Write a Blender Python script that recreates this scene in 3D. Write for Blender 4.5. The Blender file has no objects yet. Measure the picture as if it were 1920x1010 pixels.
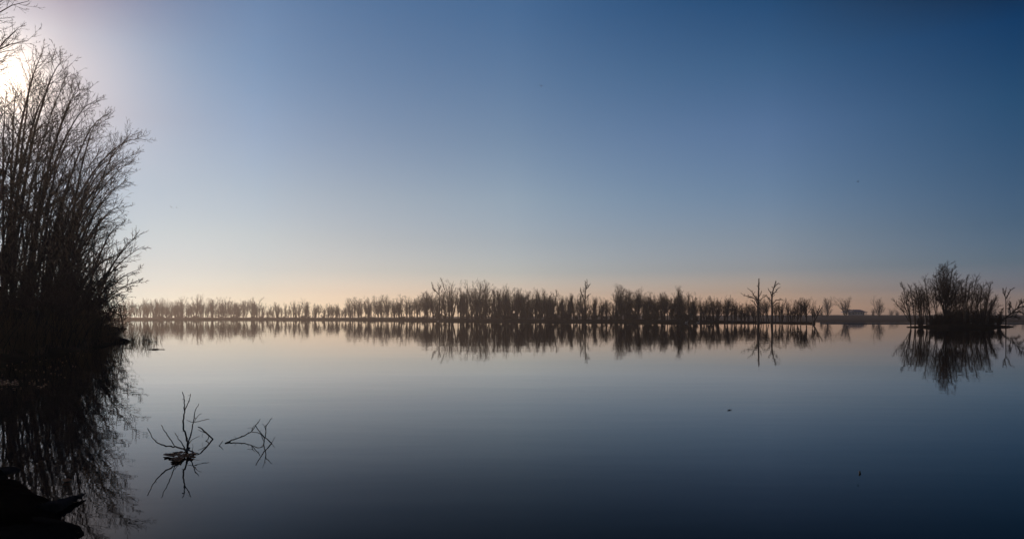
import bpy, math
import numpy as np
from mathutils import Vector

# ------------------------------------------------------------------ camera, world, sun, exposure
SC = bpy.context.scene
COL = SC.collection
F, CX, HZ, EYE = 1280.0, 960.0, 594.0, 1.6       # focal length / centre / horizon row in the 1920x1010 photo, eye height in m
W_, H_ = 1920.0, 1010.0
cam_d = bpy.data.cameras.new('camera')
cam = bpy.data.objects.new('camera', cam_d); COL.objects.link(cam)
cam.location = (0, 0, EYE); cam.rotation_euler = (math.radians(90), 0, 0)
cam_d.sensor_width = 36.0; cam_d.lens = F / W_ * 36.0
cam_d.shift_y = (HZ - H_ / 2) / W_
cam_d.clip_start = 0.1; cam_d.clip_end = 12000
SC.camera = cam
SC.view_settings.view_transform = 'Standard'; SC.view_settings.look = 'None'
SC.view_settings.gamma = 1.0; SC.view_settings.use_curve_mapping = False
SC.view_settings.exposure = 0.0

SUN_AZ = math.atan2(-965, F)                       # left of the view direction (+Y)
SUN_EL = math.atan2(HZ - 150, math.hypot(965, F))
SD = Vector((math.sin(SUN_AZ) * math.cos(SUN_EL), math.cos(SUN_AZ) * math.cos(SUN_EL), math.sin(SUN_EL)))
sun_d = bpy.data.lights.new('sun', 'SUN'); sun_d.energy = 2.0; sun_d.angle = math.radians(0.5); sun_d.color = (1.0, 0.76, 0.56)
sun = bpy.data.objects.new('sun', sun_d); COL.objects.link(sun)
sun.rotation_euler = SD.to_track_quat('Z', 'Y').to_euler(); sun.location = SD * 100

# sky grade: azimuth columns (degrees from the sun), each a ramp over the sine of the elevation
SKY_AZ = [4.0, 16.6, 37.0, 57.6, 73.3, 120.0]
SKY_Z = [0.012, 0.035, 0.065, 0.11, 0.17, 0.25, 0.33, 0.41]
#SKYTAB-BEGIN
SKY_TAB = [[[0.0087, 0.1447, 0.4339], [0.0584, 0.1333, 0.3203], [0.0711, 0.1239, 0.2582], [0.0517, 0.1043, 0.2211], [0.0222, 0.0664, 0.1718], [0.007, 0.0293, 0.1121], [0.016, 0.0555, 0.1662], [0.005, 0.0108, 0.1243]], [[0.2769, 0.4131, 0.703], [0.2358, 0.3217, 0.5484], [0.2097, 0.2914, 0.4888], [0.2087, 0.2898, 0.4452], [0.1856, 0.2733, 0.4265], [0.1509, 0.2488, 0.4294], [0.1184, 0.2358, 0.4359], [0.1104, 0.238, 0.4541]], [[1.0679, 1.0768, 1.3621], [0.7697, 0.7591, 1.0096], [0.562, 0.6205, 0.8248], [0.5029, 0.5617, 0.7118], [0.4793, 0.5636, 0.6838], [0.3724, 0.4904, 0.6357], [0.2823, 0.4394, 0.6213], [0.1922, 0.3865, 0.6053]], [[1.9909, 1.418, 1.4386], [1.0895, 0.8788, 1.0415], [0.6436, 0.6484, 0.8817], [0.5661, 0.6047, 0.7807], [0.4553, 0.5629, 0.7493], [0.3693, 0.5083, 0.7238], [0.206, 0.4033, 0.6034], [0.0602, 0.2614, 0.4757]], [[1.5, 1.1907, 1.4831], [0.5613, 0.5794, 0.9889], [0.3141, 0.4235, 0.6996], [0.2243, 0.3434, 0.5536], [0.1632, 0.3066, 0.4986], [0.0899, 0.2715, 0.4591], [0.0143, 0.1821, 0.382], [0.005, 0.005, 0.0093]]]
#SKYTAB-END
world = bpy.data.worlds.new('World'); SC.world = world; world.use_nodes = True
nt = world.node_tree; nt.nodes.clear()
def N(t, **kw):
    n = nt.nodes.new(t)
    for k, v in kw.items(): setattr(n, k, v)
    return n
def M(op, a, b=None, c=None, clamp=False):
    n = N('ShaderNodeMath', operation=op); n.use_clamp = clamp
    for i, v in enumerate((a, b, c)):
        if v is None: continue
        if isinstance(v, (int, float)): n.inputs[i].default_value = v
        else: nt.links.new(v, n.inputs[i])
    return n.outputs[0]
sky = N('ShaderNodeTexSky', sky_type='NISHITA'); sky.sun_disc = False
sky.sun_elevation = SUN_EL; sky.sun_rotation = SUN_AZ
sky.air_density = 1.0; sky.dust_density = 1.5; sky.ozone_density = 1.5; sky.altitude = 100
tc = N('ShaderNodeTexCoord')
sep = N('ShaderNodeSeparateXYZ'); nt.links.new(tc.outputs['Generated'], sep.inputs[0])
vx, vy, vz = sep.outputs
hl = M('SQRT', M('ADD', M('MULTIPLY', vx, vx), M('MULTIPLY', vy, vy)))
ca = M('DIVIDE', M('ADD', M('MULTIPLY', vx, math.sin(SUN_AZ)), M('MULTIPLY', vy, math.cos(SUN_AZ))), M('MAXIMUM', hl, 1e-5))
az = M('MULTIPLY', M('ARCCOSINE', M('MINIMUM', M('MAXIMUM', ca, -1.0), 1.0)), 57.29578)
zz = M('DIVIDE', vz, 0.5, clamp=True)
cur = None
for i, row in enumerate(SKY_TAB + [[[.27, .28, .33]] * 8]):
    r = N('ShaderNodeValToRGB'); r.color_ramp.interpolation = 'LINEAR'
    el = r.color_ramp.elements
    while len(el) < len(SKY_Z): el.new(0.5)
    for e, zv, c in zip(el, SKY_Z, row): e.position = zv / 0.5
    for e, c in zip(el, row): e.color = (c[0], c[1], c[2], 1)
    nt.links.new(zz, r.inputs[0])
    if cur is None: cur = r.outputs[0]; continue
    mr = N('ShaderNodeMapRange'); mr.interpolation_type = 'LINEAR'
    mr.inputs['From Min'].default_value = SKY_AZ[i - 1]; mr.inputs['From Max'].default_value = SKY_AZ[i]
    nt.links.new(az, mr.inputs['Value'])
    mx = N('ShaderNodeMix', data_type='RGBA'); nt.links.new(mr.outputs[0], mx.inputs[0])
    nt.links.new(cur, mx.inputs[6]); nt.links.new(r.outputs[0], mx.inputs[7]); cur = mx.outputs[2]
mul = N('ShaderNodeMix', data_type='RGBA', blend_type='MULTIPLY'); mul.inputs[0].default_value = 1
nt.links.new(sky.outputs[0], mul.inputs[6]); nt.links.new(cur, mul.inputs[7])
# aureole round the sun
dot = M('ADD', M('ADD', M('MULTIPLY', vx, SD.x), M('MULTIPLY', vy, SD.y)), M('MULTIPLY', vz, SD.z))
dot = M('MAXIMUM', dot, 0.0)
g = M('ADD', M('ADD', M('MULTIPLY', M('POWER', dot, 1500.0), 16.0), M('MULTIPLY', M('POWER', dot, 140.0), 7.0)), M('MULTIPLY', M('POWER', dot, 45.0), 1.7))
gl = N('ShaderNodeMix', data_type='RGBA', blend_type='MULTIPLY'); gl.inputs[0].default_value = 1
gl.inputs[6].default_value = (1.0, 0.80, 0.58, 1); nt.links.new(g, gl.inputs[7])
ad = N('ShaderNodeMix', data_type='RGBA', blend_type='ADD'); ad.inputs[0].default_value = 1
nt.links.new(mul.outputs[2], ad.inputs[6]); nt.links.new(gl.outputs[2], ad.inputs[7])
bg = N('ShaderNodeBackground'); bg.inputs['Strength'].default_value = 0.10
nt.links.new(ad.outputs[2], bg.inputs['Color'])
wo = N('ShaderNodeOutputWorld'); nt.links.new(bg.outputs[0], wo.inputs['Surface'])

# ------------------------------------------------------------------ helpers
def X(px, D): return (px - CX) / F * D
def Z(py, D): return EYE + (HZ - py) / F * D
def Dw(py): return EYE * F / (py - HZ)             # distance of a water-level point seen at row py
def tag(o, label=None, cat=None, group=None, kind=None):
    if label: o['label'] = label
    if cat: o['category'] = cat
    if group: o['group'] = group
    if kind: o['kind'] = kind
    return o
def empty(name, loc, label, cat, group=None):
    o = bpy.data.objects.new(name, None); COL.objects.link(o); o.location = loc; o.empty_display_size = 0.2
    return tag(o, label, cat, group)
def mesh(name, V, Fc, mat, parent=None, loc=None, smooth=False):
    me = bpy.data.meshes.new(name)
    V = np.asarray(V, np.float32)
    if isinstance(Fc, np.ndarray):
        nf, k = Fc.shape
        me.vertices.add(len(V)); me.vertices.foreach_set('co', V.ravel())
        me.loops.add(nf * k); me.loops.foreach_set('vertex_index', Fc.astype(np.int32).ravel())
        me.polygons.add(nf); me.polygons.foreach_set('loop_start', np.arange(0, nf * k, k, dtype=np.int32))
        me.polygons.foreach_set('loop_total', np.full(nf, k, np.int32))
        me.update(calc_edges=True)
    else:
        me.from_pydata([tuple(v) for v in V], [], Fc); me.update()
    if smooth: me.polygons.foreach_set('use_smooth', np.ones(len(me.polygons), bool))
    if mat: me.materials.append(mat)
    o = bpy.data.objects.new(name, me); COL.objects.link(o)
    if parent: o.parent = parent
    if loc is not None: o.location = loc
    return o
def norm(v): return v / np.maximum(np.linalg.norm(v, axis=-1, keepdims=True), 1e-9)

def tubes(batches, ns=3):
    """batches: list of (pts (N,k,3), rad (N,k)); returns V, quads"""
    VV, FF, off = [], [], 0
    a = np.arange(ns) * 2 * math.pi / ns
    for P, R in batches:
        n, k, _ = P.shape
        if n == 0: continue
        T = np.empty_like(P); T[:, 1:-1] = P[:, 2:] - P[:, :-2]; T[:, 0] = P[:, 1] - P[:, 0]; T[:, -1] = P[:, -1] - P[:, -2]
        T = norm(T)
        ref = np.where(np.abs(T[:, :1, 2:3]) > 0.9, np.array([1.0, 0, 0]), np.array([0, 0, 1.0]))
        ref = np.broadcast_to(ref, T.shape)
        U = norm(np.cross(T, ref)); Wv = np.cross(T, U)
        ring = P[:, :, None] + R[:, :, None, None] * (U[:, :, None] * np.cos(a)[:, None] + Wv[:, :, None] * np.sin(a)[:, None])
        VV.append(ring.reshape(-1, 3))
        idx = np.arange(n * k * ns).reshape(n, k, ns) + off
        q = np.stack([idx[:, :-1], np.roll(idx, -1, 2)[:, :-1], np.roll(idx, -1, 2)[:, 1:], idx[:, 1:]], -1).reshape(-1, 4)
        FF.append(q); off += n * k * ns
    return np.concatenate(VV), np.concatenate(FF)

def grow(rng, P, D, L, R, k, trop=0.05, wig=0.08, taper=0.4):
    pts = [P]; d = norm(D)
    for i in range(k):
        d = d + rng.normal(0, wig, d.shape); d[:, 2] += trop; d = norm(d)
        P = P + d * (L / k)[:, None]; pts.append(P)
    t = np.linspace(0, 1, k + 1)
    return np.stack(pts, 1), R[:, None] * (1 - t * (1 - taper))[None]

def spawn(rng, P, R, n, t0, t1, ang, lfun, rmul, rmin, jit=0.35, keep=None):
    """children of every parent path: start points, directions, lengths, radii"""
    N_, k, _ = P.shape
    plen = np.linalg.norm(np.diff(P, axis=1), axis=2).sum(1)
    t = t0 + (t1 - t0) * (np.arange(n)[None] + rng.uniform(0, 1, (N_, n))) / n
    s = np.clip(t, 0, 0.9999) * (k - 1); i = s.astype(int); f = (s - i)[..., None]
    rows = np.arange(N_)[:, None]
    A, B = P[rows, i], P[rows, i + 1]
    pos = A * (1 - f) + B * f; d = norm(B - A)
    rr = R[rows, i] * (1 - f[..., 0]) + R[rows, i + 1] * f[..., 0]
    rv = rng.normal(0, 1, d.shape); perp = norm(rv - (rv * d).sum(-1, keepdims=True) * d)
    an = np.radians(ang) * rng.uniform(1 - jit, 1 + jit, t.shape)
    dd = d * np.cos(an)[..., None] + perp * np.sin(an)[..., None]
    L = lfun(t) * plen[:, None] * rng.uniform(0.6, 1.25, t.shape)
    rr = np.maximum(rr * rmul, rmin)
    m = np.ones(t.shape, bool) if keep is None else (rng.uniform(0, 1, t.shape) < keep)
    return pos[m], dd[m], L[m], rr[m]

# ------------------------------------------------------------------ materials
def mat(name, c1, c2, scale=4.0, rough=0.85, bump=0.0, bscale=20.0, spec=0.3, stretch=(1, 1, 1)):
    m = bpy.data.materials.new(name); m.use_nodes = True; t = m.node_tree; b = t.nodes['Principled BSDF']
    b.inputs['Roughness'].default_value = rough; b.inputs['Specular IOR Level'].default_value = spec
    co = t.nodes.new('ShaderNodeTexCoord'); mp = t.nodes.new('ShaderNodeMapping'); mp.inputs['Scale'].default_value = stretch
    t.links.new(co.outputs['Object'], mp.inputs[0])
    n = t.nodes.new('ShaderNodeTexNoise'); n.inputs['Scale'].default_value = scale; n.inputs['Detail'].default_value = 5
    t.links.new(mp.outputs[0], n.inputs['Vector'])
    r = t.nodes.new('ShaderNodeValToRGB'); r.color_ramp.elements[0].position = 0.35; r.color_ramp.elements[1].position = 0.65
    r.color_ramp.elements[0].color = (*c1, 1); r.color_ramp.elements[1].color = (*c2, 1)
    t.links.new(n.outputs[0], r.inputs[0]); t.links.new(r.outputs[0], b.inputs['Base Color'])
    if bump:
        n2 = t.nodes.new('ShaderNodeTexNoise'); n2.inputs['Scale'].default_value = bscale; n2.inputs['Detail'].default_value = 6
        t.links.new(mp.outputs[0], n2.inputs['Vector'])
        bp = t.nodes.new('ShaderNodeBump'); bp.inputs['Strength'].default_value = bump; bp.inputs['Distance'].default_value = 0.05
        t.links.new(n2.outputs[0], bp.inputs['Height']); t.links.new(bp.outputs[0], b.inputs['Normal'])
    return m
MAT = dict(
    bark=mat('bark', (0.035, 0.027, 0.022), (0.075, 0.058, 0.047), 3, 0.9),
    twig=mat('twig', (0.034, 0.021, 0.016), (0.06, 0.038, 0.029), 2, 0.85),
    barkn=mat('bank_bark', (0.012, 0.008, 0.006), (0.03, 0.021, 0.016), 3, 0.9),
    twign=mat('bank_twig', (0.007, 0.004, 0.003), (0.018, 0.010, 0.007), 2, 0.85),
    soil=mat('soil', (0.009, 0.007, 0.0055), (0.024, 0.019, 0.014), 0.8, 0.95, 0.6, 6, 0.0),
    wetsoil=mat('wet_soil', (0.002, 0.0018, 0.0016), (0.007, 0.006, 0.005), 2.5, 0.95, 0.8, 14, 0.0),
    field=mat('field', (0.03, 0.019, 0.014), (0.06, 0.038, 0.027), 0.02, 0.95, 0, 1, 0.1, (0.25, 1, 1)),
    mud=mat('mud', (0.015, 0.013, 0.012), (0.026, 0.022, 0.02), 0.1, 0.85),
    grass=mat('dead_grass', (0.06, 0.035, 0.02), (0.12, 0.075, 0.04), 1.5, 0.9),
    reed=mat('reed', (0.06, 0.045, 0.03), (0.13, 0.1, 0.07), 1.5, 0.8),
    leaf=mat('wet_leaf', (0.35, 0.15, 0.07), (0.7, 0.36, 0.2), 18, 0.5, 0.4, 40),
    wood=mat('wet_wood', (0.02, 0.014, 0.011), (0.055, 0.04, 0.03), 12, 0.6, 0.5, 60, 0.4, (1, 1, 0.3)),
    rock=mat('shaded_wet_rock', (0.004, 0.004, 0.004), (0.012, 0.011, 0.011), 3, 0.95, 0.9, 9, 0.0),  # tree shade over the wet rocks is put into this near-black colour
    slab=mat('pale_stone', (0.012, 0.012, 0.014), (0.03, 0.03, 0.034), 6, 0.9, 0.8, 16, 0.0),
    roof=mat('blue_metal', (0.07, 0.09, 0.18), (0.085, 0.11, 0.21), 0.4, 0.45),
    wall=mat('tan_wall', (0.75, 0.60, 0.50), (0.82, 0.66, 0.56), 0.5, 0.9),
    trim=mat('white_trim', (0.5, 0.48, 0.45), (0.6, 0.57, 0.54), 1, 0.7),
    dark=mat('dark_opening', (0.02, 0.02, 0.02), (0.03, 0.03, 0.03), 1, 0.6),
    feather=mat('dark_feather', (0.02, 0.02, 0.02), (0.04, 0.038, 0.035), 8, 0.8),
    white=mat('white_feather', (0.3, 0.28, 0.26), (0.4, 0.38, 0.35), 8, 0.8),
)
# water: a dark lake under a mirror surface, faint long ripples
mw = bpy.data.materials.new('lake_water'); mw.use_nodes = True; t = mw.node_tree; b = t.nodes['Principled BSDF']
b.inputs['Base Color'].default_value = (0.002, 0.003, 0.005, 1); b.inputs['Specular IOR Level'].default_value = 0.0
gw = t.nodes.new('ShaderNodeBsdfGlossy'); gw.inputs['Roughness'].default_value = 0.012
fr_ = t.nodes.new('ShaderNodeFresnel'); fr_.inputs['IOR'].default_value = 1.333
fc = t.nodes.new('ShaderNodeValToRGB'); fe = fc.color_ramp.elements
WR = [(0.02, .004), (.165, .075), (.25, .20), (.38, .45), (.60, .86), (.80, .96), (1.0, 1.0)]
while len(fe) < len(WR): fe.new(.5)
for e_, (p_, v_) in zip(fe, WR): e_.position = p_
for e_, (p_, v_) in zip(fe, WR): e_.color = (v_, v_, v_, 1)
mxw = t.nodes.new('ShaderNodeMixShader'); t.links.new(fr_.outputs[0], fc.inputs[0]); t.links.new(fc.outputs[0], mxw.inputs[0])
t.links.new(b.outputs[0], mxw.inputs[1]); t.links.new(gw.outputs[0], mxw.inputs[2]); t.links.new(mxw.outputs[0], t.nodes['Material Output'].inputs['Surface'])
co = t.nodes.new('ShaderNodeTexCoord')
def wnoise(sc, st, det):
    mp = t.nodes.new('ShaderNodeMapping'); mp.inputs['Scale'].default_value = st; t.links.new(co.outputs['Object'], mp.inputs[0])
    n = t.nodes.new('ShaderNodeTexNoise'); n.inputs['Scale'].default_value = sc; n.inputs['Detail'].default_value = det
    t.links.new(mp.outputs[0], n.inputs['Vector']); return n.outputs[0]
n1 = wnoise(1.6, (0.28, 1.0, 1), 3); n2 = wnoise(0.25, (0.35, 1.0, 1), 2)
bp1 = t.nodes.new('ShaderNodeBump'); bp1.inputs['Strength'].default_value = 1.0; bp1.inputs['Distance'].default_value = 0.0015
bp2 = t.nodes.new('ShaderNodeBump'); bp2.inputs['Strength'].default_value = 1.0; bp2.inputs['Distance'].default_value = 0.0055
t.links.new(n1, bp1.inputs['Height']); t.links.new(n2, bp2.inputs['Height']); t.links.new(bp2.outputs[0], bp1.inputs['Normal'])
t.links.new(bp1.outputs[0], gw.inputs['Normal']); t.links.new(bp1.outputs[0], fr_.inputs['Normal'])

# ------------------------------------------------------------------ water, lake bed, terrain
XL, XR, YB, YF = -1500.0, 1500.0, -300.0, 1500.0
mesh('water', [(XL, YB, 0), (XR, YB, 0), (XR, YF, 0), (XL, YF, 0)], [(0, 1, 2, 3)], mw)['kind'] = 'structure'
mesh('ground', [(XL, YB, -2.5), (XR, YB, -2.5), (XR, YF, -2.5), (XL, YF, -2.5)], [(0, 1, 2, 3)], MAT['mud'])['kind'] = 'structure'
R0 = np.random.default_rng(5)
def vnoise(x, y, seed=0):
    s = 0
    r = np.random.default_rng(seed)
    for o in range(5):
        a, b_, p, q = r.uniform(0, 6.28, 4); f = 0.35 * 1.9 ** o
        s = s + np.sin(x * f * math.cos(a) + y * f * math.sin(a) + p) * np.sin(x * f * math.sin(b_) - y * f * math.cos(b_) + q) / 1.6 ** o
    return s
def land(name, shore, prof, m, nx=160, wob=0.0, seed=1, hfac=None, noise=0.12):
    """strip of land: shore = [(px, D)], prof = [(offset behind the shore, height)]"""
    pxs = np.linspace(shore[0][0], shore[-1][0], nx)
    Ds = np.interp(pxs, [s[0] for s in shore], [s[1] for s in shore])
    x0 = (pxs - CX) / F * Ds
    Ds = Ds + wob * vnoise(x0 * 0.3, x0 * 0, seed)
    V = []
    for off, h in prof:
        hf = 1.0 if hfac is None else np.interp(pxs, [s[0] for s in hfac], [s[1] for s in hfac])
        of = off * (1.0 if hfac is None or len(hfac[0]) < 3 else np.interp(pxs, [s[0] for s in hfac], [s[2] for s in hfac]))
        y = Ds + of; x = (pxs - CX) / F * (Ds + of)
        z = h * hf + (noise * vnoise(x, y, seed + 3) * (h > 0.05) * min(1.0, abs(h)))
        V.append(np.stack([x, y, z], 1))
    V = np.concatenate(V); n = nx; k = len(prof)
    i = (np.arange(k - 1)[:, None] * n + np.arange(n - 1)[None]).ravel()
    o = mesh(name, V, np.stack([i, i + 1, i + n + 1, i + n], 1), m, smooth=True); o['kind'] = 'structure'
    return o
SHORE = [(-400, 440), (100, 400), (240, 385), (440, 400), (640, 372), (800, 285), (900, 258), (1000, 240), (1100, 228),
         (1200, 206), (1300, 196), (1400, 186), (1470, 172), (1529, 160)]
def shoreD(px): return float(np.interp(px, [s[0] for s in SHORE], [s[1] for s in SHORE]))
land('far_shore', SHORE, [(-1.5, -0.4), (0, 0.04), (1.0, 0.5), (4, 0.75), (12, 0.8), (26, 0.75), (34, 0.3), (38, -0.5)], MAT['soil'], 400, 0.8, 11,
     [(-400, 1.3, 1.4), (700, 1.25, 1.3), (1000, 1.1, 1), (1300, 0.9, .8), (1400, 0.5, .5), (1529, 0.35, .25)])
land('field', [(650, 420), (1100, 330), (1400, 270), (1560, 246), (2300, 240)],
     [(-3, -0.5), (0, 0.05), (6, 0.45), (60, 0.9), (180, 2.0), (300, 3.0), (480, 3.7), (800, 4.2), (1150, 4.0)], MAT['field'], 240, 1.0, 21,
     [(650, 0.2, 1), (1000, 0.75, 1), (1400, 1.0, 1), (2600, 1.0, 1)], 0.05)
land('mud_bar', [(1538, 160), (1600, 157), (1760, 150), (2500, 150)], [(-1.5, -0.3), (0, 0.03), (2, 0.14), (20, 0.17), (34, 0.03), (37, -0.3)],
     MAT['mud'], 200, 0.8, 31, None, 0.02)
land('island', [(1700, 106), (1720, 103), (1780, 101), (1850, 102), (1880, 105), (1900, 108)],
     [(-1.2, -0.4), (0, 0.04), (1, 0.3), (5, 0.5), (11, 0.4), (14, 0.05), (16, -0.4)], MAT['soil'], 120, 0.4, 41,
     [(1700, 0.1, .2), (1720, 0.4, .8), (1750, 1.0, 1), (1780, 1.2, 1), (1860, 1, 1), (1885, .4, .7), (1900, 0.1, .3)])
# left bank: signed distance to a hand-laid shoreline
POLY = np.array([(14, -40), (9, -6), (3, 0.2), (-1.6, 1.8), (-2.75, 3.6), (-3.15, 4.7), (-3.2, 5.15), (-3.75, 5.6), (-4.15, 6.05), (-4.9, 6.6), (-5.6, 6.95), (-7.5, 7.8),
                 (-11, 10), (-15, 14), (-17.6, 19), (-17.2, 22.5), (-18.6, 26.5), (-20.6, 32), (-23.2, 39.5), (-24.3, 43), (-26, 46.5), (-30, 52),
                 (-38, 66), (-52, 92), (-80, 130), (-140, 200), (-300, 260), (-320, -40)], float)
def sdist(x, y):
    P = np.stack([x, y], -1); best = np.full(x.shape, 1e9); ins = np.zeros(x.shape, bool)
    for a, b_ in zip(POLY, np.roll(POLY, -1, 0)):
        ab = b_ - a; tt = np.clip(((P - a) @ ab) / (ab @ ab), 0, 1)
        best = np.minimum(best, np.linalg.norm(P - a - tt[..., None] * ab, axis=-1))
        c = (a[1] > y) != (b_[1] > y)
        with np.errstate(divide='ignore', invalid='ignore'):
            xi = (b_[0] - a[0]) * (y - a[1]) / (b_[1] - a[1] if b_[1] != a[1] else 1e-9) + a[0]
        ins ^= c & (x < xi)
    return np.where(ins, best, -best)
def bank_h(x, y):
    d = sdist(x, y) + 0.12 * vnoise(x * 2.2, y * 2.2, 7) * np.clip(y / 6, 0.35, 1.5)
    h = np.where(d > 0, 0.55 * (1 - np.exp(-d / 1.4)) + 0.012 * d, np.maximum(d * 0.6, -1.0))
    return h + 0.10 * vnoise(x, y, 8) * np.clip(d, 0, 1) + 0.02 * vnoise(x * 7, y * 7, 9) * np.clip(d * 3, 0, 1)
def bank_sheet(name, xs, ys, m):
    Xg, Yg = np.meshgrid(xs, ys); Zg = bank_h(Xg, Yg)
    V = np.stack([Xg, Yg, Zg], -1).reshape(-1, 3); n = len(xs)
    i = (np.arange(len(ys) - 1)[:, None] * n + np.arange(n - 1)[None]).ravel()
    Fq = np.stack([i, i + 1, i + n + 1, i + n], 1)
    Fq = Fq[(V[Fq][:, :, 2].max(1) > -0.5)]
    o = mesh(name, V, Fq, m, smooth=True); o['kind'] = 'structure'
bank_sheet('left_bank', np.concatenate([np.linspace(-300, -70, 60), np.linspace(-69, -10, 160)]), np.concatenate([np.linspace(9, 70, 160), np.linspace(71, 262, 90)]), MAT['soil'])
bank_sheet('near_bank', np.linspace(-14, 9, 230), np.linspace(-6, 9, 170), MAT['wetsoil'])

SKYONLY = None
# ------------------------------------------------------------------ far bare trees
def tree_arrays(seed, H=12.0, t0=0.3, n1=18, ang=38, l1=0.34, leaders=2, lang=20, lt=(0.35, 0.6), trop=0.10, n2=8, n3=6, n4=3, r0=0.25, rmin=0.0145, lean=0.03, top=0.2):
    rng = np.random.default_rng(seed)
    d0 = np.array([[rng.normal(0, lean), rng.normal(0, lean), 1.0]])
    T = grow(rng, np.zeros((1, 3)), d0, np.array([H * 0.93]), np.array([r0]), 10, 0.04, 0.035, 0.22)
    stems = [T]
    if leaders:
        p, d, L, r = spawn(rng, *T, leaders, lt[0], lt[1], lang, lambda t: (1.0 - t) * 1.05, 0.8, rmin)
        stems.append(grow(rng, p, d, L, r, 7, 0.12, 0.05, 0.25))
    out = []
    fr = [spawn(rng, *T, n1, t0, 0.98, ang, lambda t: l1 * (1.15 - t) ** 0.6 * (0.55 + top * t), 0.5, rmin * 1.5)]
    if leaders: fr.append(spawn(rng, *stems[1], max(6, n1 // 2), 0.1, 0.98, ang, lambda t: l1 * 1.3 * (1.15 - t) ** 0.6 * .6, 0.5, rmin * 1.5))
    p, d, L, r = (np.concatenate([f[i] for f in fr]) for i in range(4))
    L1 = grow(rng, p, d, L, r, 5, trop, 0.09, 0.35)
    p, d, L, r = spawn(rng, *L1, n2, 0.15, 1.0, 38, lambda t: 0.62 * (1.2 - t), 0.55, rmin)
    L2 = grow(rng, p, d, L, r, 3, trop * 0.8, 0.12, 0.5)
    p, d, L, r = spawn(rng, *L2, n3, 0.1, 1.0, 38, lambda t: 0.62 * (1.25 - t), 0.6, rmin * 0.7)
    L3 = grow(rng, p, d, L, r, 2, trop * 0.8, 0.12, 0.6)
    out = stems[1:] + [L1, L2, L3]
    if n4:
        p, d, L, r = spawn(rng, *L3, n4, 0.1, 1.0, 36, lambda t: 0.7 * (1.2 - t), 0.7, rmin * 0.55)
        out.append(grow(rng, p, d, L, r, 1, trop * 0.5, 0.1, 0.7))
    V = np.concatenate([b[0].reshape(-1, 3) for b in out]); top_z = V[:, 2].max()
    s = H / top_z
    fix = lambda b_: (b_[0] * s, b_[1])
    return tubes([fix(T)], 6), tubes([fix(o) for o in out], 3)
STYLES = {   # word used in the label -> generator settings
    'slender': dict(t0=0.22, n1=18, ang=32, l1=0.46, leaders=3, lang=12, lt=(0.03, 0.5), n2=5, n3=4, n4=2, trop=.10, rmin=.0115),
    'upright': dict(t0=0.2, n1=13, ang=28, l1=0.60, leaders=5, lang=17, lt=(0.02, 0.45), n2=5, n3=4, n4=2, trop=.10, rmin=.0115),
    'forked': dict(t0=0.3, n1=10, ang=38, l1=0.66, leaders=4, lang=27, lt=(0.2, 0.5), n2=5, n3=4, n4=2, rmin=.012),
    'round-crowned': dict(t0=0.25, n1=14, ang=46, l1=0.90, leaders=5, lang=29, lt=(0.18, 0.45), trop=0.10, top=0.05, n2=6, n3=4, n4=2, rmin=.012),
    'bushy': dict(t0=0.05, n1=15, ang=42, l1=0.78, leaders=6, lang=25, lt=(0.02, 0.4), n2=6, n3=5, n4=2, rmin=.013),
    'flat-topped': dict(t0=0.45, n1=10, ang=46, l1=0.6, leaders=4, lang=36, lt=(0.45, 0.62), top=0.6, n2=7, n3=5, n4=2),
    'pole': dict(t0=0.3, n1=12, ang=34, l1=0.22, leaders=2, lang=9, lt=(0.02, 0.3), n2=4, n3=3, n4=2, r0=.22, rmin=.012),
}
PROTO = {}
for si, (w, kw) in enumerate(STYLES.items()):
    PROTO[w] = []
    for v in range(4 if SKYONLY is None else 1):
        (tv, tf), (cv, cf) = tree_arrays(100 + si * 10 + v, **kw)
        trunk = mesh('trunk', tv, tf, MAT['bark']); crown = mesh('crown', cv, cf, MAT['twig'])
        PROTO[w].append((trunk.data, crown.data))
        bpy.data.objects.remove(trunk); bpy.data.objects.remove(crown)
def place_tree(style, px, D, ytop, label, group, v=None, zb=0.4, wide=1.0, rng=R0, name='bare_tree', lean=0.0):
    H = (Z(ytop, D) - zb) * (1.04 if D > 150 and ytop < 570 else 1.0)
    r = empty(name, (X(px, D), D, zb), label, 'tree', group)
    s = H / 12.0; wx = s * wide
    r.scale = (wx, wx, s); r.rotation_euler = (0, lean, rng.uniform(0, 6.28)) if lean == 0 else (0, lean, 0)
    tm, cm = PROTO[style][int(rng.integers(0, 4)) if v is None else v]
    for n, me in (('trunk', tm), ('crown', cm)):
        o = bpy.data.objects.new(n, me); COL.objects.link(o); o.parent = r
    return r
SKYLINE = [(225, 562), (235, 560), (270, 558), (294, 558), (322, 560), (340, 556), (368, 551), (397, 556), (423, 557), (438, 563), (476, 557), (493, 568), (506, 570),
 (519, 566), (535, 567), (550, 563), (576, 559), (589, 569), (616, 567), (624, 571), (633, 568), (657, 559), (672, 556), (690, 555), (709, 555), (725, 552), (749, 552),
 (768, 555), (782, 552), (797, 545), (911, 535), (928, 537), (948, 534), (970, 539), (989, 542), (1005, 545), (1022, 540), (1039, 544), (1052, 550), (1070, 549), (1087, 549),
 (1116, 555), (1127, 563), (1138, 557), (1173, 536), (1197, 538), (1214, 546), (1229, 549), (1247, 547), (1262, 550), (1276, 537), (1291, 548), (1304, 548),
 (1319, 555), (1337, 555), (1363, 553), (1378, 563), (1389, 566), (1402, 562), (1431, 558), (1464, 562), (1478, 560), (1495, 559), (1512, 557), (1527, 566)]
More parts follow.
